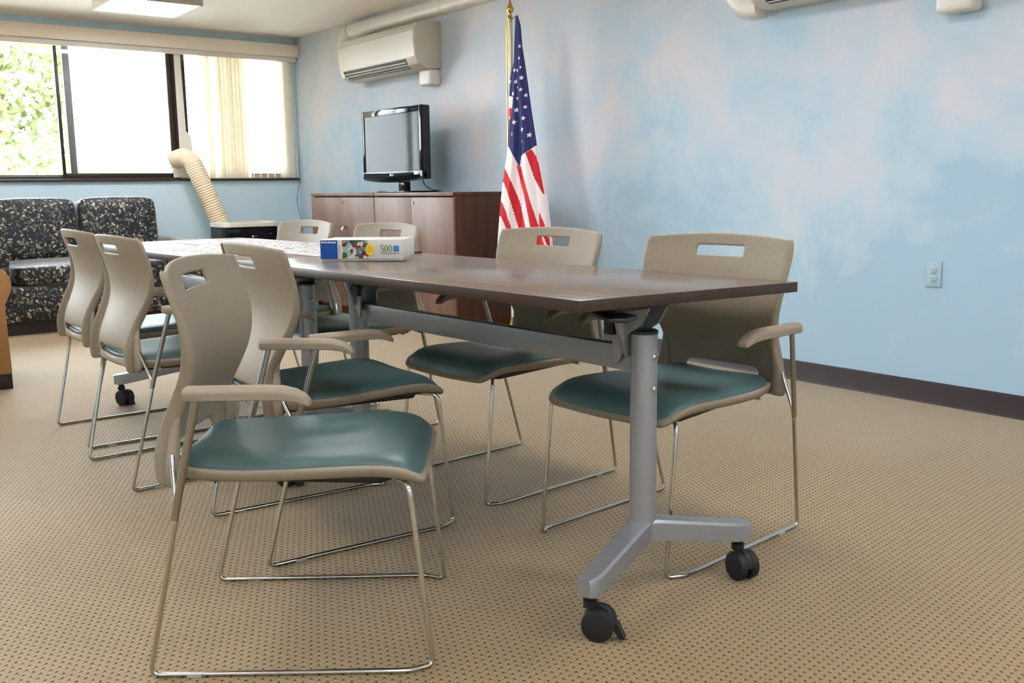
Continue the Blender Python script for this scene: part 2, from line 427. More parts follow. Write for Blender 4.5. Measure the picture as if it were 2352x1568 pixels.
window(1, -3.15, -1.145, -2.105)
r2 = bpy.data.objects.new('window_2', None); C.objects.link(r2); r2['kind'] = 'structure'
bm = bmesh.new()
box(bm, -.11, -.02, -1.14, -.09, ZS, ZS + .045); box(bm, -.11, -.02, -1.14, -.09, ZT - .03, ZT); box(bm, -.11, -.02, -1.14, -1.12, ZS + .045, ZT - .03); box(bm, -.11, -.02, -.11, -.09, ZS + .045, ZT - .03)
obj('outer_frame', bm, MW['silltop'], r2)
frame(r2, -1.119, -.111, ZS + .045, ZT - .03, -.06, .075, .05, .008, .04, MW['bronze'])
obj('insect_screen', B(-.105, -.103, -1.119, -.111, ZS + .045, ZT - .03), MW['screen'], r2)
window(3, -5.2, -3.16, -4.15); window(4, -6.64, -5.21, -5.9)

# ------------------------------------------------------------------ outside: ground and trees
g = obj('ground', B(-60, -.6, -40, 40, -4.2, -4.0), MW['bounce_ground']); struct(g)  # unseen ground, made pale to bounce daylight up to the ceiling
def tree(x, y, h, r, label, n=900):
    t = thing('tree', label, 'tree', (x, y, -4.0), 0, 'trees outside the windows')
    obj('trunk', T([(0, 0, 0), (.1, .05, h * .3), (-.05, .1, h * .62), (0, 0, h * .9)], [.22, .17, .12, .04], n=9), MW['bark'], t)
    bm = bmesh.new(); rnd = random.Random(int(x * 31 + y * 17))
    blobs = [(Vector((rnd.uniform(-1, 1) * r * .7, rnd.uniform(-1, 1) * r * .7, h * rnd.uniform(.3, .95))), r * rnd.uniform(.35, .6)) for _ in range(11)]
    for k in range(n):
        c, rr = rnd.choice(blobs)
        d = Vector((rnd.gauss(0, 1), rnd.gauss(0, 1), rnd.gauss(0, .8))).normalized() * rr * rnd.uniform(.6, 1)
        p = c + d; s = rnd.uniform(.05, .11)
        u = Vector((rnd.gauss(0, 1), rnd.gauss(0, 1), rnd.gauss(0, 1))).normalized(); v = u.orthogonal().normalized()
        q = [p + u * s, p + v * s * .55, p - u * s, p - v * s * .55]
        bm.faces.new([bm.verts.new(a) for a in q])
    f = obj('foliage', bm, MW['leaf'], t, smooth=None); f['kind'] = 'stuff'
tree(-6.4, -1.5, 8.2, 1.9, 'leafy tree outside the leftmost window pane, yellow green in bright light', 15000)
tree(-10.2, 2.3, 6.3, 1.7, 'pale leafy tree seen low through the middle window pane', 5000)
tree(-12.5, 6.6, 6.2, 2.0, 'washed out tree far outside behind the vertical blinds', 3000)

# ------------------------------------------------------------------ vertical blind with valance
vb = thing('vertical_blind', 'cream vertical blind with long valance, vanes gathered at the right of the window', 'blind', (0.05, -3.2, ZT))
BL = (0.05, -3.2, ZT)
obj('valance', B(.018, .11, -6.6, -.004, 2.243, 2.352, bev=.004), MW['valance'], vb, base=BL)
obj('headrail', B(.03, .075, -6.5, -.02, 2.20, 2.24), MW['white'], vb, base=BL)
def vane(y, rot, wd=.086):
    bm = bmesh.new(); n = 6
    for s in range(n + 1):
        a = (s / n - .5); px = a * wd; bow = .008 * (1 - 4 * a * a)
        bm.verts.new((px, bow, 0)); bm.verts.new((px, bow, 1.08))
    bm.verts.ensure_lookup_table()
    for s in range(n): bm.faces.new([bm.verts[2 * s], bm.verts[2 * s + 2], bm.verts[2 * s + 3], bm.verts[2 * s + 1]])
    bmesh.ops.rotate(bm, verts=bm.verts, cent=(0, 0, 0), matrix=Matrix.Rotation(rot, 3, 'Z'))
    bmesh.ops.translate(bm, verts=bm.verts, vec=(.052, y, 1.125))
    obj('vane', bm, MW['vane'], vb, base=BL)
k = 0
for y in (-.90, -.865, -.80, -.765, -.725, -.69, -.655, -.62, -.585, -.555):
    vane(y, math.radians(62 + 12 * math.sin(k * 2.1))); k += 1
for y in (-.49, -.42, -.35, -.28, -.21): vane(y, math.radians(-14))
vane(-.165, math.radians(74)); vane(-.11, math.radians(80))
bm = tube(bmesh.new(), [(.03, -.036, 1.12), (.03, -.036, 1.31)], .009, n=8); lathe(bm, [(.013, 1.31), (.016, 1.325), (.013, 1.34)], n=10, c=(.03, -.036, 0)); finish(bm)
obj('cord_tensioner', bm, MW['white'], vb, base=BL)
obj('pull_cord', T([(.03, -.03, 1.33), (.03, -.03, 2.22)], .002, n=6), MW['white'], vb, base=BL)
tag(obj('wall_cable', T(fillet([(.03, -.012, 1.12), (.035, -.02, 1.10), (.03, -.06, .9), (.05, -.02, .7), (.05, -.03, .35), (.03, -.03, .012)], .05), .003, n=6), MW['cable']), 'thin grey cable hanging from the window sill in the room corner', 'cable')

# ------------------------------------------------------------------ wall air conditioners and ducts
def wall_ac(x0, dz, label, W_=1.19, dd=0):
    t = thing('wall_air_conditioner', label, 'air conditioner', (x0, 0, 1.888 + dz), 0, 'wall air conditioners')
    prof = [(0, .346), (-.147, .346), (-.205, .328), (-.237, .282), (-.240, .20), (-.230, .080), (-.208, .030), (-.126, 0), (0, .008)]
    obj('body', PR(prof, 0, 0, W_, bev=.006), MW['ac'], t, smooth=30)
    front = [(-.2395, .275), (-.2435, .20), (-.2335, .084), (-.229, .082), (-.237, .20), (-.236, .275)]
    obj('front_panel', PR(front, 0, .012, W_ - .012), MW['ac'], t)
    # outlet slot with a louver
    n = Vector((0, -.035, -.079)).normalized()
    def slot(a, b, x0, x1, off):
        p = [Vector((-.230, .080)), Vector((-.208, .030))]
        q0 = p[0].lerp(p[1], a); q1 = p[0].lerp(p[1], b); nn = Vector((-.050, -.022)).normalized()
        return PR([tuple(q0), tuple(q1), tuple(q1 + nn * off), tuple(q0 + nn * off)], 0, x0, x1)
    s = obj('air_outlet', slot(.05, .97, .06, W_ - .14, .002), MW['dark'], t)
    obj('louver', slot(.46, .60, .065, W_ - .145, .008), MW['ac'], s)
    obj('louver', slot(.86, .92, .065, W_ - .145, .005), MW['ac'], s)
    def under(a, b, x0, x1, off):
        q0 = Vector((-.208, .030)).lerp(Vector((-.126, 0)), a); q1 = Vector((-.208, .030)).lerp(Vector((-.126, 0)), b); nn = Vector((-.03, -.082)).normalized()
        return PR([tuple(q0), tuple(q1), tuple(q1 + nn * off), tuple(q0 + nn * off)], 0, x0, x1)
    s2 = obj('air_outlet', under(.14, .52, .08, W_ - .17, .002), MW['dark'], t)
    obj('louver', under(.26, .34, .085, W_ - .175, .006), MW['ac'], s2)
    obj('seam_line', PR([(-.2385, .272), (-.2415, .272), (-.2415, .276), (-.2385, .276)], 0, .004, W_ - .004), MW['greyframe'], t)
    bm = B(W_ - .175, W_ - .01, -.10, 0, -.115 - dd, .006, bev=.022, seg=3)
    obj('drain_cover', bm, MW['white'], t)
    return t
wall_ac(1.345, 0, 'ivory wall air conditioner above the television, fully visible')
wall_ac(5.60, -.03, 'ivory wall air conditioner cut off by the top edge of the picture', 1.07, .03)

def duct_half(bm, p0, p1, rw, rd):
    """half round cover along x or z against the wall y=0; section width 2*rw, depth rd"""
    ax = Vector(p1) - Vector(p0); d = ax.normalized(); wv = Vector((0, -1, 0)).cross(d)
    ring = []
    for k in range(13):
        a = PI * k / 12; s = math.copysign(abs(math.cos(a)) ** .6, math.cos(a)); ring.append(wv * rw * s + Vector((0, -1, 0)) * rd * (math.sin(a) ** .6))
    ring = [wv * rw] + ring[0:13] + [-wv * rw]
    a = [bm.verts.new(Vector(p0) + r) for r in ring]; b = [bm.verts.new(Vector(p1) + r) for r in ring]
    for i in range(len(ring) - 1): bm.faces.new((a[i], a[i + 1], b[i + 1], b[i]))
    bm.faces.new(a); bm.faces.new(b[::-1])
dz = 2.335
dt = thing('line_set_cover', 'white half round pipe cover running along the wall below the ceiling', 'pipe cover', (1.1, 0, dz))
DB = (1.1, 0, dz)
bm = bmesh.new(); duct_half(bm, (1.20, 0, dz), (5.35, 0, dz), .058, .082); obj('straight_cover', finish(bm), MW['white'], dt, base=DB)
for x in (2.62, 4.5):
    bm = bmesh.new(); duct_half(bm, (x - .012, 0, dz), (x + .012, 0, dz), .0605, .0845); obj('coupling', finish(bm), MW['white'], dt, base=DB)
def elbow(cx, cz, r0, a0, a1, rw, rd):
    rings = []
    for i in range(9):
        a = a0 + (a1 - a0) * i / 8; rv = Vector((math.cos(a), 0, math.sin(a))); ring = []
        for k in range(13):
            b = PI * k / 12; ring.append(Vector((cx, 0, cz)) + rv * (r0 + rw * math.copysign(abs(math.cos(b)) ** .6, math.cos(b))) + Vector((0, -1, 0)) * rd * math.sin(b) ** .6)
        rings.append(ring)
    return loft(rings, True, True)
obj('elbow', elbow(1.20, dz - .13, .13, PI / 2, PI, .062, .09), MW['white'], dt, base=DB)
bm = bmesh.new(); duct_half(bm, (1.07, 0, dz - .13), (1.07, 0, 2.10), .06, .088); obj('drop_cover', finish(bm), MW['white'], dt, base=DB)
# second run feeding the other unit
dt2 = thing('line_set_cover', 'white curved pipe elbow joining the left end of the cut off air conditioner', 'pipe cover', (5.37, 0, 1.95))
DB = (5.37, 0, 1.95)
bm = bmesh.new(); duct_half(bm, (5.355, 0, 2.03), (5.355, 0, dz - .06), .056, .08); obj('drop_cover', finish(bm), MW['white'], dt2, base=DB)
obj('elbow', elbow(5.485, 2.03, .13, PI, PI * 1.5, .056, .085), MW['white'], dt2, base=DB)
bm = bmesh.new(); duct_half(bm, (5.485, 0, 1.90), (5.525, 0, 1.90), .0565, .0855); obj('coupling', finish(bm), MW['white'], dt2, base=DB)

# ------------------------------------------------------------------ outlet
ot = thing('wall_outlet', 'duplex wall outlet with a plate painted the same blue as the wall', 'outlet', (6.5055, 0, .5925))
obj('cover_plate', B(-.038, .038, -.006, 0, -.0585, .0585, bev=.004, seg=3), MW['outlet'], ot)
for z in (.0195, -.0195):
    f = obj('receptacle', L([(.0155, -.006), (.0165, -.0085), (.015, -.0095)], n=20, axis='Y'), MW['outletface'], ot); f.location = (0, 0, z)
    bm = bmesh.new(); box(bm, -.0075, -.0050, -.0102, -.0096, -.001, .008); box(bm, .0050, .0072, -.0102, -.0096, 0, .007); lathe(bm, [(.0026, -.0102), (.0026, -.0096)], n=10, c=(0, 0, -.008), axis='Y')
    obj('slots', finish(bm), MW['dark'], f)
obj('screw', L([(.003, -.0075), (.0025, -.006)], n=10, axis='Y'), MW['outletface'], ot)

# ------------------------------------------------------------------ ceiling lights
def ceiling_light(x, y, label):
    t = thing('ceiling_light', label, 'ceiling light', (x, y, HC), 0, 'square ceiling lights')
    h = .31
    bm = bmesh.new()
    box(bm, -h, h, -h, -h + .02, -.072, 0); box(bm, -h, h, h - .02, h, -.072, 0); box(bm, -h, -h + .02, -h + .02, h - .02, -.072, 0); box(bm, h - .02, h, -h + .02, h - .02, -.072, 0)
    obj('frame', bm, MW['lampframe'], t); obj('diffuser', B(-h + .02, h - .02, -h + .02, h - .02, -.066, -.05), MW['lamp'], t)
ceiling_light(1.235, -1.745, 'lit square ceiling light near the window')
for x, y in ((3.7, -1.745), (6.2, -1.745), (8.7, -1.745), (10.9, -1.745), (1.235, -4.2), (3.7, -4.2), (6.2, -4.2), (8.7, -4.2), (10.9, -4.2), (8.7, -6.2), (10.9, -6.2)): ceiling_light(x, y, 'lit square ceiling light of the assumed, unseen rows outside the picture')  # unseen lamps, the rearmost added for more light from the camera side

# ------------------------------------------------------------------ cabinets
def cabinet(x0, x1, label, seam):
    t = thing('storage_cabinet', label, 'cabinet', ((x0 + x1) / 2, -.25, 0)); Bs = ((x0 + x1) / 2, -.25, 0); H = .978; D = .498
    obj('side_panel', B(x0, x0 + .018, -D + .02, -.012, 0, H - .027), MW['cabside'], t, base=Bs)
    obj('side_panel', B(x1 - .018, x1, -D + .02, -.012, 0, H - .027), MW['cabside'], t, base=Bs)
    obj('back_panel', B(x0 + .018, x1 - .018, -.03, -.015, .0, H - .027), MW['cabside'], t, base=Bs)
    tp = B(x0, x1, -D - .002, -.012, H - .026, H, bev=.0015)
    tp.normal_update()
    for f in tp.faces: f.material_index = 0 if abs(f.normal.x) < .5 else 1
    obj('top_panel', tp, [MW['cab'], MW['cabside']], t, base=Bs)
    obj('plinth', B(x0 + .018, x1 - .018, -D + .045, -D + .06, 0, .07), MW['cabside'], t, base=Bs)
    for a, b, hx in ((x0 + .001, seam - .0015, None), (seam + .0015, x1 - .001, seam + .05)):
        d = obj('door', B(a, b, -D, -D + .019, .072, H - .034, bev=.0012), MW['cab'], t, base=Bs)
        if hx is not None:
            pts = fillet([(hx, -D, .72), (hx, -D - .034, .70), (hx, -D - .036, .60), (hx, -D - .034, .50), (hx, -D, .48)], .05)
            obj('handle', T(pts, .0075, n=8, sy=1.5), MW['chromedk'], d, base=Bs)
            obj('lock', L([(.011, -D - .004), (.011, -D), (.009, -D + .001)], n=14, c=(hx - .03, 0, .905), axis='Y'), MW['chromedk'], d, base=Bs)
cabinet(1.257, 2.318, 'wood laminate storage cabinet nearer the window', 1.80)
cabinet(2.326, 3.386, 'wood laminate storage cabinet under the television, dark side panel showing', 2.85)

# ------------------------------------------------------------------ television
tv = thing('television', 'black flat screen television standing on the wood cabinet', 'television', (2.36, -.30, .978)); TB = (2.36, -.30, .978)
ty = -.36; x0, x1, z0, z1 = 1.93, 2.80, 1.062, 1.60
bm = bmesh.new(); box(bm, x0, x1, ty + .002, ty + .075, z0 + .012, z1, bev=.012, seg=3); box(bm, x0 + .12, x1 - .12, ty + .07, ty + .115, z0 + .06, z1 - .10, bev=.015)
obj('back_shell', bm, MW['black'], tv, base=TB)
bm = bmesh.new()
box(bm, x0, x0 + .036, ty - .004, ty + .01, z0 + .07, z1, bev=.003); box(bm, x1 - .036, x1, ty - .004, ty + .01, z0 + .07, z1, bev=.003); box(bm, x0 + .036, x1 - .036, ty - .004, ty + .01, z1 - .045, z1, bev=.003)
obj('bezel', bm, MW['tvblack'], tv, base=TB)
obj('screen', B(x0 + .036, x1 - .036, ty, ty + .008, z0 + .072, z1 - .045), MW['tvscreen'], tv, base=TB)
chin = []
for i in range(17):
    s = i / 16 * 2 - 1; X = (x0 + x1) / 2 + s * (x1 - x0) / 2; zb = z0 - .022 * (1 - s * s) + .012
    chin.append([Vector((X, ty + .012, z0 + .072)), Vector((X, ty - .006, z0 + .072)), Vector((X, ty - .008, z0 + .03)), Vector((X, ty + .004, zb)), Vector((X, ty + .03, zb + .004)), Vector((X, ty + .03, z0 + .06))])
ch = obj('lower_bezel', loft(chin), MW['tvblack'], tv, smooth=30, base=TB)
bm = L([(.010, -.002), (.010, .001)], n=16, c=(2.355, ty - .008, z0 + .048), axis='Y')
obj('logo_disc', bm, MW['white'], ch, base=TB)
obj('energy_sticker', B(2.69, 2.75, ty - .0085, ty - .006, z0 + .046, z0 + .066), MW['white'], ch, base=TB)
obj('stand_neck', B(2.40, 2.50, -.33, -.28, .985, 1.075, bev=.008), MW['tvblack'], tv, base=TB)
obj('stand_base', B(2.23, 2.72, -.42, -.18, .979, .990, bev=.005), MW['tvblack'], tv, base=TB)
for dx in (0, .03):
    obj('cable', T(fillet([(2.62 + dx, -.27, 1.08), (2.63 + dx, -.26, 1.03), (2.66 + dx, -.22, .995), (2.70 + dx, -.16, .985)], .03), .004, n=6), MW['white'] if dx == 0 else MW['black'], tv, base=TB)

def text(s, size, m, name, parent, loc, rot, bold=.0, ext=.0004):
    cu = bpy.data.curves.new(name, 'FONT'); cu.body = s; cu.size = size; cu.align_x = 'CENTER'; cu.align_y = 'CENTER'; cu.extrude = ext; cu.offset = bold; cu.resolution_u = 3
    o = bpy.data.objects.new(name, cu); C.objects.link(o)
    me = bpy.data.meshes.new_from_object(o.evaluated_get(bpy.context.evaluated_depsgraph_get()))
    bpy.data.objects.remove(o); bpy.data.curves.remove(cu)
    me.materials.append(m); o = bpy.data.objects.new(name, me); C.objects.link(o); o.parent = parent; o.location = loc; o.rotation_euler = rot
    return o
text('LG', .022, MW['white'], 'logo_letters', ch, (2.385 - TB[0], ty - .0086 - TB[1], z0 + .048 - TB[2]), (PI / 2, 0, 0), .0004)

# ------------------------------------------------------------------ flag on its pole
fl = thing('flag_on_pole', 'furled American flag with navy star field on a white indoor pole', 'flag', (3.778, -.30, 0)); FB = (3.778, -.30, 0)
obj('pole', T([(3.778, -.30, .06), (3.778, -.30, 2.05)], .0165, n=14), MW['polewhite'], fl, base=FB)
bm = bmesh.new(); tube(bm, [(3.756, -.312, .4), (3.756, -.312, 2.045)], .0045, n=6); tube(bm, [(3.797, -.316, 1.6), (3.797, -.316, 2.045)], .003, n=6); finish(bm)
obj('gold_trim', bm, MW['gold'], fl, base=FB)
obj('finial', L([(.018, 2.05), (.021, 2.06), (.012, 2.07), (.011, 2.085), (.022, 2.10), (.024, 2.118), (.014, 2.135), (.008, 2.15), (.004, 2.175)], n=14, c=(3.778, -.30, 0)), MW['gold'], fl, base=FB)
obj('floor_stand', L([(.16, 0.), (.16, .015), (.13, .03), (.05, .05), (.03, .09), (.022, .16)], n=28, c=(3.778, -.30, 0)), MW['gold'], fl, base=FB)
LE = [(2.055, 3.879), (1.963, 3.871), (1.871, 3.864), (1.778, 3.859), (1.696, 3.82), (1.583, 3.808), (1.429, 3.805), (1.274, 3.798), (1.129, 3.76), (1.03, 3.738), (.87, 3.713), (.739, 3.698), (.50, 3.675)]
RE = [(2.055, 3.903), (1.993, 3.93), (1.861, 3.946), (1.737, 3.975), (1.604, 4.003), (1.462, 4.032), (1.31, 4.068), (1.196, 4.092), (1.025, 4.151), (.912, 4.184), (.78, 4.208), (.50, 4.25)]
def interp(tab, z):
    for (za, a), (zb, b) in zip(tab, tab[1:]):
        if za >= z >= zb: return a + (b - a) * (za - z) / (za - zb)
    return tab[0][1] if z > tab[0][0] else tab[-1][1]
def fold(s, z):
    k = min(1., max(0., (2.05 - z) / 1.0)); wd = interp(RE, z) - interp(LE, z)
    a = .13 * wd * (.55 + .45 * k)
    crease = math.exp(-((s - (.46 + .06 * (1 - k))) / .045) ** 2)              # the deep fold down the middle
    ridge = .55 * abs(math.sin((s * 3.0 + .10 + .25 * k) * PI)) + .25 * math.sin(s * 13 + z * 3) - .45 * crease
    dome = math.sqrt(max(0, 1 - (2 * s - 1) ** 2))
    return -.335 - dome * wd * .10 - ridge * a * dome
# printed pattern of the flag as it lies on the drape: outlines in metres (x, z)
RED = [
    [(3.689, 0.925), (3.735, 0.91), (3.78, 0.841), (3.831, 0.747), (3.89, 0.615), (3.841, 0.613), (3.773, 0.746), (3.721, 0.82), (3.687, 0.825)] ,
    [(3.74, 1.139), (3.763, 1.134), (3.85, 1.019), (3.925, 0.911), (3.974, 0.76), (4.019, 0.62), (3.947, 0.617), (3.901, 0.759), (3.828, 0.911), (3.758, 1.035), (3.738, 1.038)] ,
    [(3.893, 1.139), (3.933, 1.138), (3.981, 1.018), (4.023, 0.921), (4.106, 0.768), (4.173, 0.626), (4.081, 0.623), (4.021, 0.766), (3.961, 0.96)] ,
    [(3.984, 1.214), (4.044, 1.236), (4.095, 1.187), (4.151, 1.044), (4.165, 0.959), (4.147, 0.969), (4.072, 1.055)] ,
    [(4.114, 0.855), (4.169, 0.77), (4.219, 0.666), (4.203, 0.628), (4.109, 0.768)] ,
    [(3.795, 1.507), (3.851, 1.495), (3.839, 1.427), (3.793, 1.43)] ,
]
WTICK = [(3.797, 1.581), (3.863, 1.564), (3.853, 1.495), (3.795, 1.507)]
HEM = [(3.782, 1.29), (3.798, 1.274), (3.91, 1.139), (3.926, 1.138), (3.942, 1.201), (4.067, 1.249), (4.105, 1.262)]

def inside(p, poly):
    c = False; n = len(poly)
    for i in range(n):
        (xa, za), (xb, zb) = poly[i], poly[(i + 1) % n]
        if (za > p[1]) != (zb > p[1]) and p[0] < (xb - xa) * (p[1] - za) / (zb - za) + xa: c = not c
    return c
def flag_mat(x, z):
    if inside((x, z), WTICK): return 2
    for q in RED:
        if inside((x, z), q): return 1
    for (xa, za), (xb, zb) in zip(HEM, HEM[1:]):
        if xa <= x <= xb: return 0 if z > za + (zb - za) * (x - xa) / (xb - xa) else 2
    return 0 if z > 1.25 else 2
NS, NZ, Z0, Z1 = 110, 330, 2.055, .50
bm = bmesh.new(); grid = []
for i in range(NZ + 1):
    z = Z0 - (Z0 - Z1) * i / NZ; l, r = interp(LE, z), interp(RE, z)
    grid.append([bm.verts.new((l + (r - l) * j / NS, fold(j / NS, z), z)) for j in range(NS + 1)])
for i in range(NZ):
    z = Z0 - (Z0 - Z1) * (i + .5) / NZ; l, r = interp(LE, z), interp(RE, z)
    for j in range(NS):
        f = bm.faces.new((grid[i][j], grid[i][j + 1], grid[i + 1][j + 1], grid[i + 1][j])); x = l + (r - l) * (j + .5) / NS; f.material_index = flag_mat(x + 1.27 * (fold((j + .5) / NS, z) + .35), z)   # print shifted by fold depth, approximating the line of sight from the camera
back = []                                              # back of the bundle closes the cloth
for i in range(NZ + 1):
    z = Z0 - (Z0 - Z1) * i / NZ; l, r = interp(LE, z), interp(RE, z)
    back.append([grid[i][0]] + [bm.verts.new((l + (r - l) * j / 6, -.335 + .14 * (r - l) * math.sin(PI * j / 6), z)) for j in range(1, 6)] + [grid[i][NS]])
for i in range(NZ):
    z = Z0 - (Z0 - Z1) * (i + .5) / NZ; l, r = interp(LE, z), interp(RE, z)
    for j in range(6):
        f = bm.faces.new((back[i][j], back[i + 1][j], back[i + 1][j + 1], back[i][j + 1])); f.material_index = flag_mat(l + (r - l) * (j + .5) / 6, z)
cloth = obj('flag_cloth', finish(bm), [MW['navy'], MW['red'], MW['fwhite']], fl, smooth=80, base=FB)
obj('header_ring', T([(3.79, -.315, 2.03), (3.84, -.33, 2.05), (3.885, -.335, 2.05)], .004, n=6), MW['gold'], fl, base=FB)
for x, z, q in [(3.93, 1.866, 0.8), (3.929, 1.794, 0.8), (3.885, 1.727, 1.0), (3.912, 1.723, 0.9), (3.947, 1.738, 0.6), (3.958, 1.674, 1.0), (3.844, 1.66, 1.0), (3.901, 1.655, 1.0), (3.96, 1.602, 0.9), (3.919, 1.618, 0.5), (3.88, 1.583, 1.0), (3.915, 1.553, 0.9), (3.993, 1.566, 0.9), (3.86, 1.508, 0.9), (3.91, 1.482, 1.1), (3.995, 1.495, 0.8), (3.838, 1.439, 0.9), (3.899, 1.408, 1.1), (3.991, 1.427, 1.0), (3.88, 1.336, 1.1), (3.984, 1.358, 1.15), (4.035, 1.323, 1.1), (3.97, 1.286, 1.25)]:
    bm = bmesh.new(); rad = .0165 * q
    def on(xx, zz):
        l, r = interp(LE, zz), interp(RE, zz); return Vector((xx, fold(min(1, max(0, (xx - l) / (r - l))), zz) - .003, zz))
    # three rings of vertices so that the star follows the folds
    c = bm.verts.new(on(x, z)); prev = None
    for m in (.5, 1.):
        ring = []
        for k in range(20):
            a = PI / 2 + k * PI / 10; t = k % 4
            rr = rad * m * ((1., None, .40, None)[t] or .58)
            ring.append(bm.verts.new(on(x + rr * math.cos(a), z + rr * math.sin(a))))
        for k in range(20):
            bm.faces.new((c, ring[k], ring[(k + 1) % 20]) if prev is None else (prev[k], ring[k], ring[(k + 1) % 20], prev[(k + 1) % 20]))
        prev = ring
    obj('star', bm, MW['fwhite'], cloth, smooth=None, base=FB)

# ------------------------------------------------------------------ sofa
sf = thing('sofa', 'dark speckled fabric two seat sofa standing under the window', 'sofa', (.65, -2.175, 0)); SB = (.65, -2.175, 0)
def cushion(name, x0, x1, y0, y1, z0, z1, m, parent, base, puff=.02, bev=.05, tilt=0, piv=None):
    bm = bmesh.new(); box(bm, x0, x1, y0, y1, z0, z1)
    bmesh.ops.subdivide_edges(bm, edges=bm.edges, cuts=5, use_grid_fill=True)
    c = Vector(((x0 + x1) / 2, (y0 + y1) / 2, (z0 + z1) / 2)); hx, hy, hz = (x1 - x0) / 2, (y1 - y0) / 2, (z1 - z0) / 2
    for v in bm.verts:
        d = v.co - c; a, b, e = abs(d.x / hx), abs(d.y / hy), abs(d.z / hz)
        # round the box edges, then puff the faces
        q = Vector((d.x, d.y, d.z)); lim = Vector((hx - bev, hy - bev, hz - bev))
        inn = Vector((max(-lim.x, min(lim.x, q.x)), max(-lim.y, min(lim.y, q.y)), max(-lim.z, min(lim.z, q.z)))); o = q - inn
        if o.length > bev: o = o.normalized() * bev
        q = inn + o
        if e > .99: q.z += math.copysign(puff * (1 - a ** 3) * (1 - b ** 3), d.z)
        if a > .99: q.x += math.copysign(puff * (1 - e ** 3) * (1 - b ** 3), d.x)
        v.co = c + q
    if tilt: bmesh.ops.rotate(bm, verts=bm.verts, cent=piv, matrix=Matrix.Rotation(tilt, 3, 'Y'))
    o = obj(name, finish(bm), m, parent, base=base); subd(o, 1); return o
obj('base', B(.16, 1.27, -2.83, -1.52, .10, .345, bev=.02, seg=3), MW['speck'], sf, base=SB)
obj('back_frame', B(.10, .34, -2.83, -1.52, .10, .80, bev=.05, seg=4), MW['speck'], sf, base=SB)
obj('plinth', B(.20, 1.20, -2.90, -1.45, 0, .10), MW['leg'], sf, base=SB)
cushion('seat_cushion', .42, 1.275, -2.80, -1.55, .348, .50, MW['speck'], sf, SB, .01, .03)
for y0, y1 in ((-2.80, -2.182), (-2.168, -1.55)): cushion('back_cushion', .30, .56, y0, y1, .47, .955, MW['speck'], sf, SB, .014, .03, -.10, Vector((.40, 0, .47)))
def sofa_arm(ya, yb):
    prof = [(ya, .10)]; c = (ya + yb) / 2; hw = abs(yb - ya) / 2 + .012
    prof = [(c - hw + .012, .10), (c - hw + .012, .50)] + [(c + hw * math.cos(PI - PI * k / 10), .555 + .075 * math.sin(PI * k / 10)) for k in range(11)] + [(c + hw - .012, .50), (c + hw - .012, .10)]
    return PR(prof, 0, .14, 1.26, bev=.008, seg=2)
obj('arm', sofa_arm(-2.985, -2.835), MW['speck'], sf, base=SB); obj('arm', sofa_arm(-1.515, -1.365), MW['speck'], sf, base=SB)

# ------------------------------------------------------------------ tan armchair (only its outer arm reaches into the picture)
at = thing('armchair', 'tan upholstered armchair with a rolled arm at the picture edge', 'armchair', (2.95, -3.62, 0)); AB = (2.95, -3.62, 0)
def roll_arm(yi, yo, sgn):
    c = (yi + yo) / 2; hw = abs(yo - yi) / 2
    pr = [(yo - sgn * .012, .085), (yo - sgn * .018, .44)]
    for k in range(13):
        a = -.5 + (PI + 1.0) * k / 12; pr.append((c + sgn * (hw + .022) * math.cos(a) * 1.0, .545 + .098 * math.sin(a)))
    pr += [(yi, .44), (yi, .085)]
    return PR(pr, 0, 2.55, 3.32, bev=.006, seg=2)
obj('arm', roll_arm(-3.36, -3.215, 1), MW['tan'], at, base=AB); obj('arm', roll_arm(-3.88, -4.03, -1), MW['tan'], at, base=AB)
obj('base', B(2.56, 3.28, -3.875, -3.365, .12, .32, bev=.02), MW['tan'], at, base=AB)
cushion('seat_cushion', 2.66, 3.34, -3.87, -3.37, .32, .46, MW['tan'], at, AB, .02, .04)
cushion('backrest', 2.50, 2.72, -3.87, -3.37, .33, .86, MW['tan'], at, AB, .03, .06)
for x in (2.60, 3.26):
    for y in (-3.255, -3.99): obj('leg', PR([(x - .03, y - .03), (x + .03, y - .03), (x + .03, y + .03), (x - .03, y + .03)], 2, 0, .088, bev=.003), MW['leg'], at, base=AB)

# ------------------------------------------------------------------ portable air conditioner and its hose
pa = thing('portable_air_conditioner', 'black portable air conditioner with silver rim near the window', 'air conditioner', (.62, -.84, 0)); PB = (.62, -.84, 0)
def rrect(x0, x1, y0, y1, r, n=5):
    out = []
    for cx, cy, a in ((x1 - r, y1 - r, 0), (x0 + r, y1 - r, PI / 2), (x0 + r, y0 + r, PI), (x1 - r, y0 + r, 1.5 * PI)):
        for k in range(n + 1): out.append((cx + r * math.cos(a + PI / 2 * k / n), cy + r * math.sin(a + PI / 2 * k / n)))
    return out
obj('body', PR(rrect(.44, .80, -1.09, -.60, .05), 2, .05, .70, bev=.004), MW['black'], pa, base=PB)
obj('front_panel', PR(rrect(.775, .812, -1.075, -.615, .015), 2, .06, .695, bev=.003), MW['tvblack'], pa, base=PB)
ro = rrect(.435, .815, -1.095, -.595, .055); ri = rrect(.49, .76, -1.02, -.69, .03)
bm = bmesh.new(); A_ = [bm.verts.new((*p, .70)) for p in ro]; B_ = [bm.verts.new((p[0], p[1], .728)) for p in ro]; Ct = [bm.verts.new((p[0] * .985 + .62 * .015, p[1] * .985 - .84 * .015, .738)) for p in ro]; D_ = [bm.verts.new((*p, .738)) for p in ri]; E_ = [bm.verts.new((*p, .715)) for p in ri]
for u, v in ((A_, B_), (B_, Ct), (Ct, D_), (D_, E_)):
    for k in range(len(u)): bm.faces.new((u[k], u[(k + 1) % len(u)], v[(k + 1) % len(u)], v[k]))
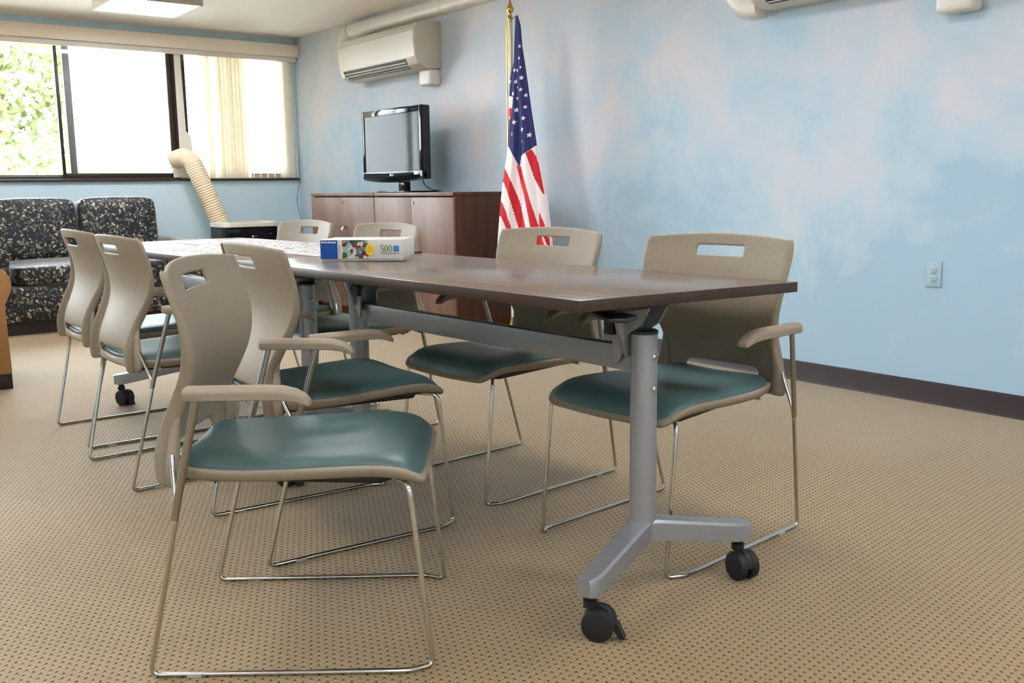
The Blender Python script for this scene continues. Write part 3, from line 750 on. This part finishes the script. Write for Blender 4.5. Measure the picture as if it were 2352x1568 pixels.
bm.faces.new(A_[::-1]); obj('top_rim', finish(bm), MW['white'], pa, base=PB)
vt = obj('air_vent', B(.492, .758, -1.018, -.692, .712, .717), MW['dark'], pa, base=PB)
for k in range(6): obj('slat', B(.50 + k * .045, .52 + k * .045, -1.01, -.70, .718, .73), MW['black'], vt, base=PB)
obj('logo_disc', L([(.009, 0), (.009, .0012)], n=14, c=(.8125, -.845, .618), axis='X'), MW['white'], pa, base=PB)
text('LG', .018, MW['greyframe'], 'logo_letters', pa, (.8127 - PB[0], -.818 - PB[1], .618 - PB[2]), (PI / 2, 0, PI / 2), .0003)
bm = bmesh.new(); prism(bm, [(-.69, .632), (-.674, .632), (-.682, .648)], 0, .8125, .8135); obj('warning_mark', finish(bm), MW['greyframe'], pa, base=PB)
for x in (.50, .75):
    for y in (-1.04, -.65): obj('caster', L([(.022, -.012), (.025, 0), (.022, .012)], n=14, c=(x, y, .025), axis='Y'), MW['rubber'], pa, base=PB)
# exhaust hose: corrugated tube from the back of the unit up to the window panel
hp = fillet([(.42, -.86, .52), (.36, -.92, .62), (.34, -1.0, .86), (.30, -1.085, 1.10), (.25, -1.13, 1.26), (.16, -1.17, 1.31), (.03, -1.20, 1.285)], .14, 7)
# resample evenly and corrugate
ln = [0]
for a, b in zip(hp, hp[1:]): ln.append(ln[-1] + (b - a).length)
NR = 150; pts = []; rad = []
for k in range(NR):
    s = ln[-1] * k / (NR - 1)
    for i in range(len(hp) - 1):
        if ln[i + 1] >= s - 1e-9:
            pts.append(hp[i].lerp(hp[i + 1], (s - ln[i]) / max(1e-9, ln[i + 1] - ln[i]))); break
    rad.append(.077 + (.0045 if k % 3 == 1 else 0))
obj('exhaust_hose', T(pts, rad, n=20), MW['hose'], pa, base=PB)
kit = [(-1.147, ZS + .01), (-1.147, 2.24), (-1.092, 2.24), (-1.080, 1.54), (-1.04, 1.50), (-1.01, ZS + .01)]
wp = obj('window_panel', PR(kit, 0, -.018, -.004, bev=.002), MW['white'], pa, base=PB)
obj('window_plate', B(-.004, .012, -1.222, -1.10, ZS + .015, 1.345, bev=.006), MW['white'], pa, base=PB)

# ------------------------------------------------------------------ folding tables
def caster(root, x, y, zt, yaw, brake):
    """twin wheel caster hanging from zt; yaw = direction in which the wheel trails"""
    dx, dy = math.cos(yaw), math.sin(yaw)
    st = obj('caster', L([(.013, .072), (.0165, .074), (.0165, .09), (.012, .093), (.012, zt)], n=14, c=(x, y, 0)), MW['black'], root)
    cx, cy = x + dx * .02, y + dy * .02
    R = Matrix.Rotation(yaw, 4, 'Z'); bm = bmesh.new()
    for s in (-1, 1):
        b2 = bmesh.new(); lathe(b2, [(.030, s * .029), (.036, s * .027), (.0375, s * .022), (.0375, s * .010), (.034, s * .007)], n=28, axis='Y'); finish(b2)
        bmesh.ops.transform(b2, verts=b2.verts, matrix=Matrix.Translation((cx, cy, .0378)) @ R)
        obj('wheel', b2, MW['rubber'], st)
    hood = [(-.034 * math.cos(a), .0378 + .0405 * math.sin(a)) for a in [PI * k / 10 for k in range(11)]]
    b3 = bmesh.new(); prism(b3, [(p[0], p[1]) for p in hood], 1, -.0075, .0075); finish(b3)
    bmesh.ops.transform(b3, verts=b3.verts, matrix=Matrix.Translation((cx, cy, 0)) @ R)
    obj('hood', b3, MW['black'], st)
    if brake:
        b4 = bmesh.new(); prism(b4, [(.030, .046), (.046, .040), (.052, .022), (.060, .008), (.050, .006), (.040, .018), (.034, .030)], 1, -.012, .012); finish(b4)
        bmesh.ops.transform(b4, verts=b4.verts, matrix=Matrix.Translation((cx, cy, 0)) @ R)
        obj('brake_lever', b4, MW['black'], st)

TZ, TT, TW, TL = .764, .026, .77, 1.69
def table(loc, rz, label, tilt, casters):
    t = thing('folding_table', label, 'table', loc, rz, 'rolling flip top tables')
    hx, hy = TL / 2, TW / 2
    bm = B(-hx, hx, -hy, hy, TZ - TT, TZ, bev=.0018)
    bm.normal_update()
    for f in bm.faces: f.material_index = 0 if f.normal.z > .9 else 1
    bmesh.ops.rotate(bm, verts=bm.verts, cent=(0, 0, TZ), matrix=Matrix.Rotation(-tilt, 3, 'X'))
    obj('tabletop', bm, [MW['top'], MW['edge']], t)
    for e in (1, -1):
        cx = e * .668 + .05; oy = -.05
        prof = [(.0325, .150), (.0325, .655)]
        c = obj('column', L(prof, n=28, c=(cx, oy, 0)), MW['silver'], t, smooth=35)
        obj('end_cap', L([(.034, .6552), (.034, .662), (.029, .665)], n=28, c=(cx, oy, 0)), MW['black'], c)
        for z in (.60, .523):
            a = math.radians(2) if e > 0 else math.radians(178)
            q = Vector((math.cos(a), math.sin(a), 0)) * .0325
            b2 = bmesh.new(); lathe(b2, [(.007, 0), (.007, .002), (.004, .0045)], n=14); finish(b2)
            bmesh.ops.transform(b2, verts=b2.verts, matrix=Matrix.Translation(Vector((cx, oy, z)) + q) @ Vector((0, 0, 1)).rotation_difference(q.normalized()).to_matrix().to_4x4())
            obj('bolt', b2, MW['chrome'], c)
        for s in (1, -1):                                   # splayed foot arm
            ex, ey = cx + e * .09, s * .268
            d = Vector((ex - cx, ey, 0)); Ld = d.length; d.normalize(); nrm = Vector((-d.y, d.x, 0))
            rings = []
            for k, (q, zt, zb, hw) in enumerate(((-.0, .196, .144, .030), (.03, .194, .142, .030), (Ld * .5, .173, .123, .028), (Ld - .02, .151, .103, .026), (Ld + .012, .149, .103, .024), (Ld + .026, .145, .106, .015))):
                p = Vector((cx, oy, 0)) + d * q
                rings.append([p + nrm * hw * .8 + Vector((0, 0, zt)), p + nrm * hw + Vector((0, 0, zt - .007)), p + nrm * hw + Vector((0, 0, zb)), p - nrm * hw + Vector((0, 0, zb)), p - nrm * hw + Vector((0, 0, zt - .007)), p - nrm * hw * .8 + Vector((0, 0, zt))])
            f = obj('foot', loft(rings), MW['silver'], t, smooth=30)
            caster(t, cx + d.x * (Ld - .004), oy + d.y * (Ld - .004), .106, casters[(e, s)][0], casters[(e, s)][1])
        # tilt bracket between column and top
        ix = cx - e * .034
        br = obj('tilt_bracket', PR([(oy - .03, .60), (oy + .03, .60), (oy + .055, .66), (oy + .075, TZ - TT - .008), (oy - .075, TZ - TT - .008), (oy - .055, .66)], 0, ix - .006, ix + .006, bev=.001), MW['silver'], t)
        obj('hinge_plate', PR([(cx - e * .15, TZ - TT - .010), (cx + e * .05, TZ - TT - .010), (cx + e * .02, .68), (cx - e * .02, .655), (cx - e * .05, .585), (cx - e * .07, .575), (cx - e * .075, .66)], 1, oy + .028, oy + .034), MW['silver'], br)
        obj('hinge_plate', PR([(cx - e * .15, TZ - TT - .010), (cx + e * .05, TZ - TT - .010), (cx + e * .02, .68), (cx - e * .02, .655), (cx - e * .05, .585), (cx - e * .07, .575), (cx - e * .075, .66)], 1, oy - .034, oy - .028), MW['silver'], br)
        obj('bumper', B(cx - e * .07 - .016, cx - e * .07 + .016, oy - .052, oy - .034, .65, .685, bev=.003), MW['black'], br)
        lv = [(cx + e * .02, -.16), (cx + e * .11, -.19), (cx + e * .13, -.25), (cx + e * .10, -.275), (cx - e * .02, -.21)]
        obj('release_lever', PR(lv, 2, .712, .722, bev=.003), MW['black'], t)
        obj('lever_arm', B(min(cx, cx + e * .05), max(cx, cx + e * .05), -.20, -.02, .722, .734), MW['black'], t)
    obj('beam', B(-.60, .70, -.0675, -.0325, .560, .622, bev=.005), MW['silver'], t)
    return t
CB = {(1, 1): (math.radians(-15), False), (1, -1): (math.radians(35), True), (-1, 1): (math.radians(150), False), (-1, -1): (math.radians(20), True)}
ang = .0337
def tw(u, v):
    return (7.3192 + u * math.cos(ang) - v * math.sin(ang), -2.8506 + u * math.sin(ang) + v * math.cos(ang), 0)
table(tw(-TL / 2, TW / 2), ang, 'near rolling table with bare brown top and silver legs on black casters', .0205, CB)
table(tw(-1.697 - TL / 2, TW / 2 - .005), ang, 'far rolling table covered with white drawing sheets', 0., CB)

# sheets and puzzle box on the tables
def sheet(u0, u1, v0, v1, z, label, border):
    o = thing('drawing_sheet', label, 'paper', tw((u0 + u1) / 2, (v0 + v1) / 2)[:2] + (z,), ang, 'white drawing sheets on the far table')
    a, b = (u1 - u0) / 2, (v1 - v0) / 2
    obj('paper', B(-a, a, -b, b, 0, .0012), MW['paper'], o)
    obj('printed_drawing', B(-a + border, a - border, -b + border, b - border * .6, .0012, .0017), MW['sketch'], o)
sheet(-3.20, -1.73, .335, .755, TZ + .0006, 'large white sheet with dense brown line drawing along the cabinet side of the far table', .02)
sheet(-2.78, -2.03, .012, .325, TZ + .0006, 'smaller white line drawing with a wide blank border, beside the chair backs', .045)

pz = thing('puzzle_box', 'white and blue jigsaw puzzle box marked 500 standing on the tables', 'box', (0, 0, 0))
p0 = Vector((5.827, -2.689, 0)); p1 = Vector((6.022, -2.483, 0)); dd = (p1 - p0).normalized(); wd = (p1 - p0).length
pz.location = ((p0 + p1) / 2 + Vector((0, 0, TZ + .0035))); pz.rotation_euler = (0, 0, math.atan2(dd.y, dd.x))
# local: x along the front, -y to the viewer
h = wd / 2; BH = .070
obj('tray', B(-h + .003, h - .003, .003, .177, 0, .045, bev=.001), MW['card'], pz)
lid = obj('lid', B(-h, h, 0, .18, .006, BH, bev=.0012), MW['card'], pz)
def fr(name, x0, x1, z0, z1, m, par, y=-.0006): return obj(name, B(x0, x1, y, y + .0012, z0, z1), m, par)
K = .842
fr('blue_panel', -h, -h + .059, .0065, BH - .001, MW['blue'], lid)
fr('picture', -h + .075, -h + .163, .0075, BH - .001, MW['collage'], lid)
bm = bmesh.new(); lathe(bm, [(1, 0), (1, .0014)], n=28, axis='Y'); finish(bm)
for v in bm.verts: v.co = Vector((v.co.x * .0148 - h + .170, v.co.y - .0018, v.co.z * .0200 + .037))
st = obj('sticker', bm, MW['yellow'], lid)
bm = bmesh.new()
for k in range(3):
    xs = -h + .163 + k * .0068
    tube(bm, [(xs, -.0022, .025 + .004 * k), (xs + .002, -.0022, .031), (xs - .001, -.0022, .038), (xs + .003, -.0022, .045), (xs + .002, -.0022, .050 - .003 * k)], .0006, n=5)
obj('handwriting', finish(bm), MW['ink'], st)
text('Ravensburger', .0095, MW['fwhite'], 'brand_lettering', lid, (-h + .0295, -.0012, BH - .0075), (PI / 2, 0, 0), .0003)
bm = bmesh.new(); zc = .0400; cd = h - .0725
def face(pts): bm.faces.new([bm.verts.new((p[0], -.0014, zc + p[1])) for p in pts])
for cx in (h - .0582, h - .0437):                                   # the zeros
    q = []
    for k in range(29):
        t = 2 * PI * k / 28; q.append(((cx + .0063 * math.cos(t), .0120 * math.sin(t)), (cx + .0031 * math.cos(t), .0108 * math.sin(t))))
    for a, b in zip(q, q[1:]): face([a[0], b[0], b[1], a[1]])
face([(cd - .0046, .0120), (cd + .0055, .0120), (cd + .0055, .0090), (cd - .0038, .0090)]); face([(cd - .0046, .0090), (cd - .0034, .0090), (cd - .0038, .0004), (cd - .0055, .0004)])
q = []
for k in range(15):
    t = math.radians(130 - k * 19.5); q.append(((cd - .0007 + .0066 * math.cos(t), -.0043 + .0077 * math.sin(t)), (cd - .0010 + .0035 * math.cos(t), -.0043 + .0063 * math.sin(t))))
for a, b in zip(q, q[1:]): face([a[0], b[0], b[1], a[1]])
obj('number_500', bm, MW['green'], lid, smooth=None)
fr('small_emblem', h - .034, h - .0145, zc - .0105, zc + .0095, plain('emblem_blue', (60, 120, 180), .4, var=.5, scale=150.), lid)
bm = bmesh.new()
for k in range(14): box(bm, h - .079 + k * .0046, h - .076 + k * .0046 + .001 * (k % 3), -.0012, -.0004, zc - .0168, zc - .0150)
obj('small_print', bm, MW['ink'], lid)
bm = bmesh.new()
for k in range(6): box(bm, -h + .064, -h + .066, -.0012, -.0004, .026 + k * .0047, .029 + k * .0047)
obj('side_print', bm, MW['ink'], lid)

# ------------------------------------------------------------------ stacking chairs
def build_chair(label):
    t = thing('stacking_chair', label, 'chair', (0, 0, 0), 0, 'beige stacking chairs around the tables')
    # backrest shell: rows (z, half width, x at edge, x at centre)
    rows = [(.398, .198, -.188, -.200), (.43, .200, -.192, -.210), (.468, .199, -.192, -.214), (.505, .197, -.184, -.209), (.545, .196, -.168, -.196), (.585, .202, -.148, -.178),
            (.625, .215, -.130, -.163), (.665, .230, -.121, -.155), (.705, .242, -.122, -.157), (.745, .250, -.129, -.166), (.774, .253, -.137, -.175), (.790, .2535, -.142, -.181), (.7955, .254, -.144, -.183), (.8205, .253, -.152, -.193), (.826, .252, -.153, -.195), (.838, .250, -.157, -.199), (.850, .243, -.161, -.203)]
    cols = [-1, -.94, -.82, -.66, -.50, -.365, -.335, -.31, -.15, 0, .15, .31, .335, .365, .50, .66, .82, .94, 1]
    bm = bmesh.new(); G = []
    def pt(i, s):
        z, wv, xs, xc = rows[i]; x = xc + (xs - xc) * abs(s) ** 2.0
        k = (z - .80) / .05
        if k > 0: z += .0125 * k * (1 - s * s)
        return Vector((x, wv * s, z))
    for i, rw in enumerate(rows):
        z = rw[0]; d = .034 if z < .60 else .034 - (.034 - .012) * min(1, (z - .60) / .15)
        row = []
        l = pt(i, -1); r = pt(i, 1)
        row.append(bm.verts.new(l + Vector((-d, -.003, 0)))); row.append(bm.verts.new(l + Vector((-d * .35, -.004, 0))))
        for s in cols: row.append(bm.verts.new(pt(i, s)))
        row.append(bm.verts.new(r + Vector((-d * .35, .004, 0)))); row.append(bm.verts.new(r + Vector((-d, .003, 0))))
        G.append(row)
    for i in range(len(rows) - 1):
        for j in range(len(G[0]) - 1):
            jc = j - 2
            if 0 <= jc < len(cols) - 1:
                a, b = cols[jc], cols[jc + 1]
                if i == 12 and a >= -.34 and b <= .34: continue            # hand slot
                if i < 2 and a >= -.67 and b <= .67: continue              # opening above the seat
            bm.faces.new((G[i][j], G[i][j + 1], G[i + 1][j + 1], G[i + 1][j]))
    for v in [v for v in bm.verts if not v.link_faces]: bm.verts.remove(v)
    o = obj('backrest', finish(bm), MW['beige'], t); subd(o, 2, .0095, 0)
    # seat pan and cushion
    pr = [(-.208, .150, .446), (-.196, .182, .443), (-.165, .207, .4385), (-.09, .227, .436), (.0, .236, .4375), (.10, .2385, .441), (.18, .2385, .4445), (.24, .2375, .445), (.285, .235, .4385), (.315, .230, .424), (.332, .218, .408), (.337, .20, .402)]
    ss = [-1, -.9, -.72, -.5, -.25, 0, .25, .5, .72, .9, 1]
    def ring(x, wv, z, th, k):
        top = [Vector((x, wv * s, z - .010 * (1 - s * s) * k)) for s in ss]
        bot = [Vector((x - .004, wv * .94 * s, z - th - .006 * (1 - s * s))) for s in reversed(ss)]
        return top + bot
    rings = [ring(x, wv, z, .030 if i < 9 else (.024, .016, .010)[i - 9], 1) for i, (x, wv, z) in enumerate(pr)]
    o = obj('seat_pan', loft(rings), MW['beige'], t); subd(o, 2)
    cr_ = []
    for i, (x, wv, z) in enumerate(pr):
        xx = .06 + (x - .06) * .965; e = min(1, min(i, len(pr) - 1 - i) / 2.2 + .12)
        def hgt(s): return (.027 * (1 - abs(s) ** 5) ** .6) * e ** .6 + .002
        ww = wv - .010
        cr_.append([Vector((xx, ww * s, z - .010 * (1 - s * s) + hgt(s) * (1 - .20 * (1 - s * s) * (1 if x < .2 else .4)))) for s in ss] + [Vector((xx, ww * .96 * s, z - .014)) for s in reversed(ss)])
    o = obj('seat_cushion', loft(cr_), MW['teal'], t); subd(o, 2)
    obj('under_tray', PR([(-.175, -.14), (.24, -.19), (.27, -.15), (.27, .15), (.24, .19), (-.175, .14)], 2, .392, .412, bev=.005), MW['black'], t)
    R = .0058
    for s in (1, -1):
        path = fillet([(-.182, s * .222, .47), (-.160, s * .278, .368), (-.247, s * .25, R), (.2956, s * .2538, R), (.3427, s * .228, R), (.302, s * .2256, .405), (.262, s * .17, .402), (.20, 0, .402)],
                      [0, .03, .022, .02, .016, .035, .03, 0], 6)
        obj('sled_leg', T(path, R, n=12), MW['chrome'], t, smooth=60)
        p = obj('arm_post', T([(-.0975, s * .3015, .612), (-.158, s * .2795, .385), (-.166, s * .2765, .352)], .0082, n=12, sx=1., sy=.8), MW['chromedk'], t)
        bm = bmesh.new()
        box(bm, -.17, -.14, s * .2515 - .006, s * .2515 + .006, .001, .0085); obj('glide', bm, MW['clip'], t)
        rg = []                                             # moulded ear joining the back shell to the leg
        for z, y0, y1, xa, th in ((.57, .192, .201, -.166, .014), (.52, .190, .208, -.170, .022), (.47, .188, .226, -.172, .028), (.44, .187, .238, -.172, .028), (.41, .187, .236, -.174, .026), (.398, .188, .226, -.178, .020)):
            rg.append([Vector((xa - th, s * y0, z)), Vector((xa - th * .9, s * (y1 - .004), z)), Vector((xa - th * .3, s * y1, z)), Vector((xa, s * (y1 - .004), z)), Vector((xa + .004, s * y0, z))])
        e = obj('back_ear', loft(rg), MW['beige'], t); subd(e, 1)
        # armrest
        secs = [(-.121, .627, .0165, .020, .302), (-.116, .629, .022, .026, .302), (-.06, .629, .0235, .026, .301), (.03, .6285, .0235, .026, .298), (.07, .626, .023, .025, .296), (.095, .619, .022, .022, .294), (.112, .608, .020, .018, .2925), (.121, .598, .016, .012, .2915)]
        rg = []
        for x, z, hw, th, yc in secs:
            y = s * yc; rg.append([Vector((x, y - hw * .62, z)), Vector((x, y + hw * .62, z)), Vector((x, y + hw, z - th * .32)), Vector((x, y + hw * .95, z - th)), Vector((x, y - hw * .95, z - th)), Vector((x, y - hw, z - th * .32))])
        a = obj('armrest', loft(rg), MW['beige'], t, smooth=50)
        m = a.modifiers.new('b', 'BEVEL'); m.width = .0025; m.segments = 2; m.limit_method = 'ANGLE'; bpy.context.view_layer.update(); bake(a)
    obj('cross_bar', T([(-.11, -.20, .402), (-.11, .20, .402)], R, n=10), MW['chrome'], t)
    return t
A = build_chair('nearest beige chair, set apart at the table corner with its teal seat fully visible')
A.location = (6.7841, -3.2712, 0); A.rotation_euler = (0, 0, .9316)
for loc, rz, lab in (((6.2027, -2.9217, 0), 1.5086, 'beige chair with teal seat directly behind the nearest chair, beside the puzzle box'),
                     ((5.2587, -3.0301, 0), 1.5962, 'beige chair showing its back, second nearest to the sofa'),
                     ((4.579, -2.9947, 0), 1.5723, 'beige chair showing its back, closest to the sofa'),
                     ((6.9061, -2.0932, 0), -1.4866, 'beige chair facing the viewer behind the silver table column'),
                     ((6.1421, -2.1053, 0), -1.4984, 'beige chair facing the viewer in front of the flag'),
                     ((5.135, -2.192, 0), -1.553, 'beige chair behind the puzzle box, back top against the cabinet doors'),
                     ((4.47, -2.25, 0), -1.52, 'beige chair next to the black portable air conditioner')):
    c = copy_tree(A); c.location = loc; c.rotation_euler = (0, 0, rz); c['label'] = lab
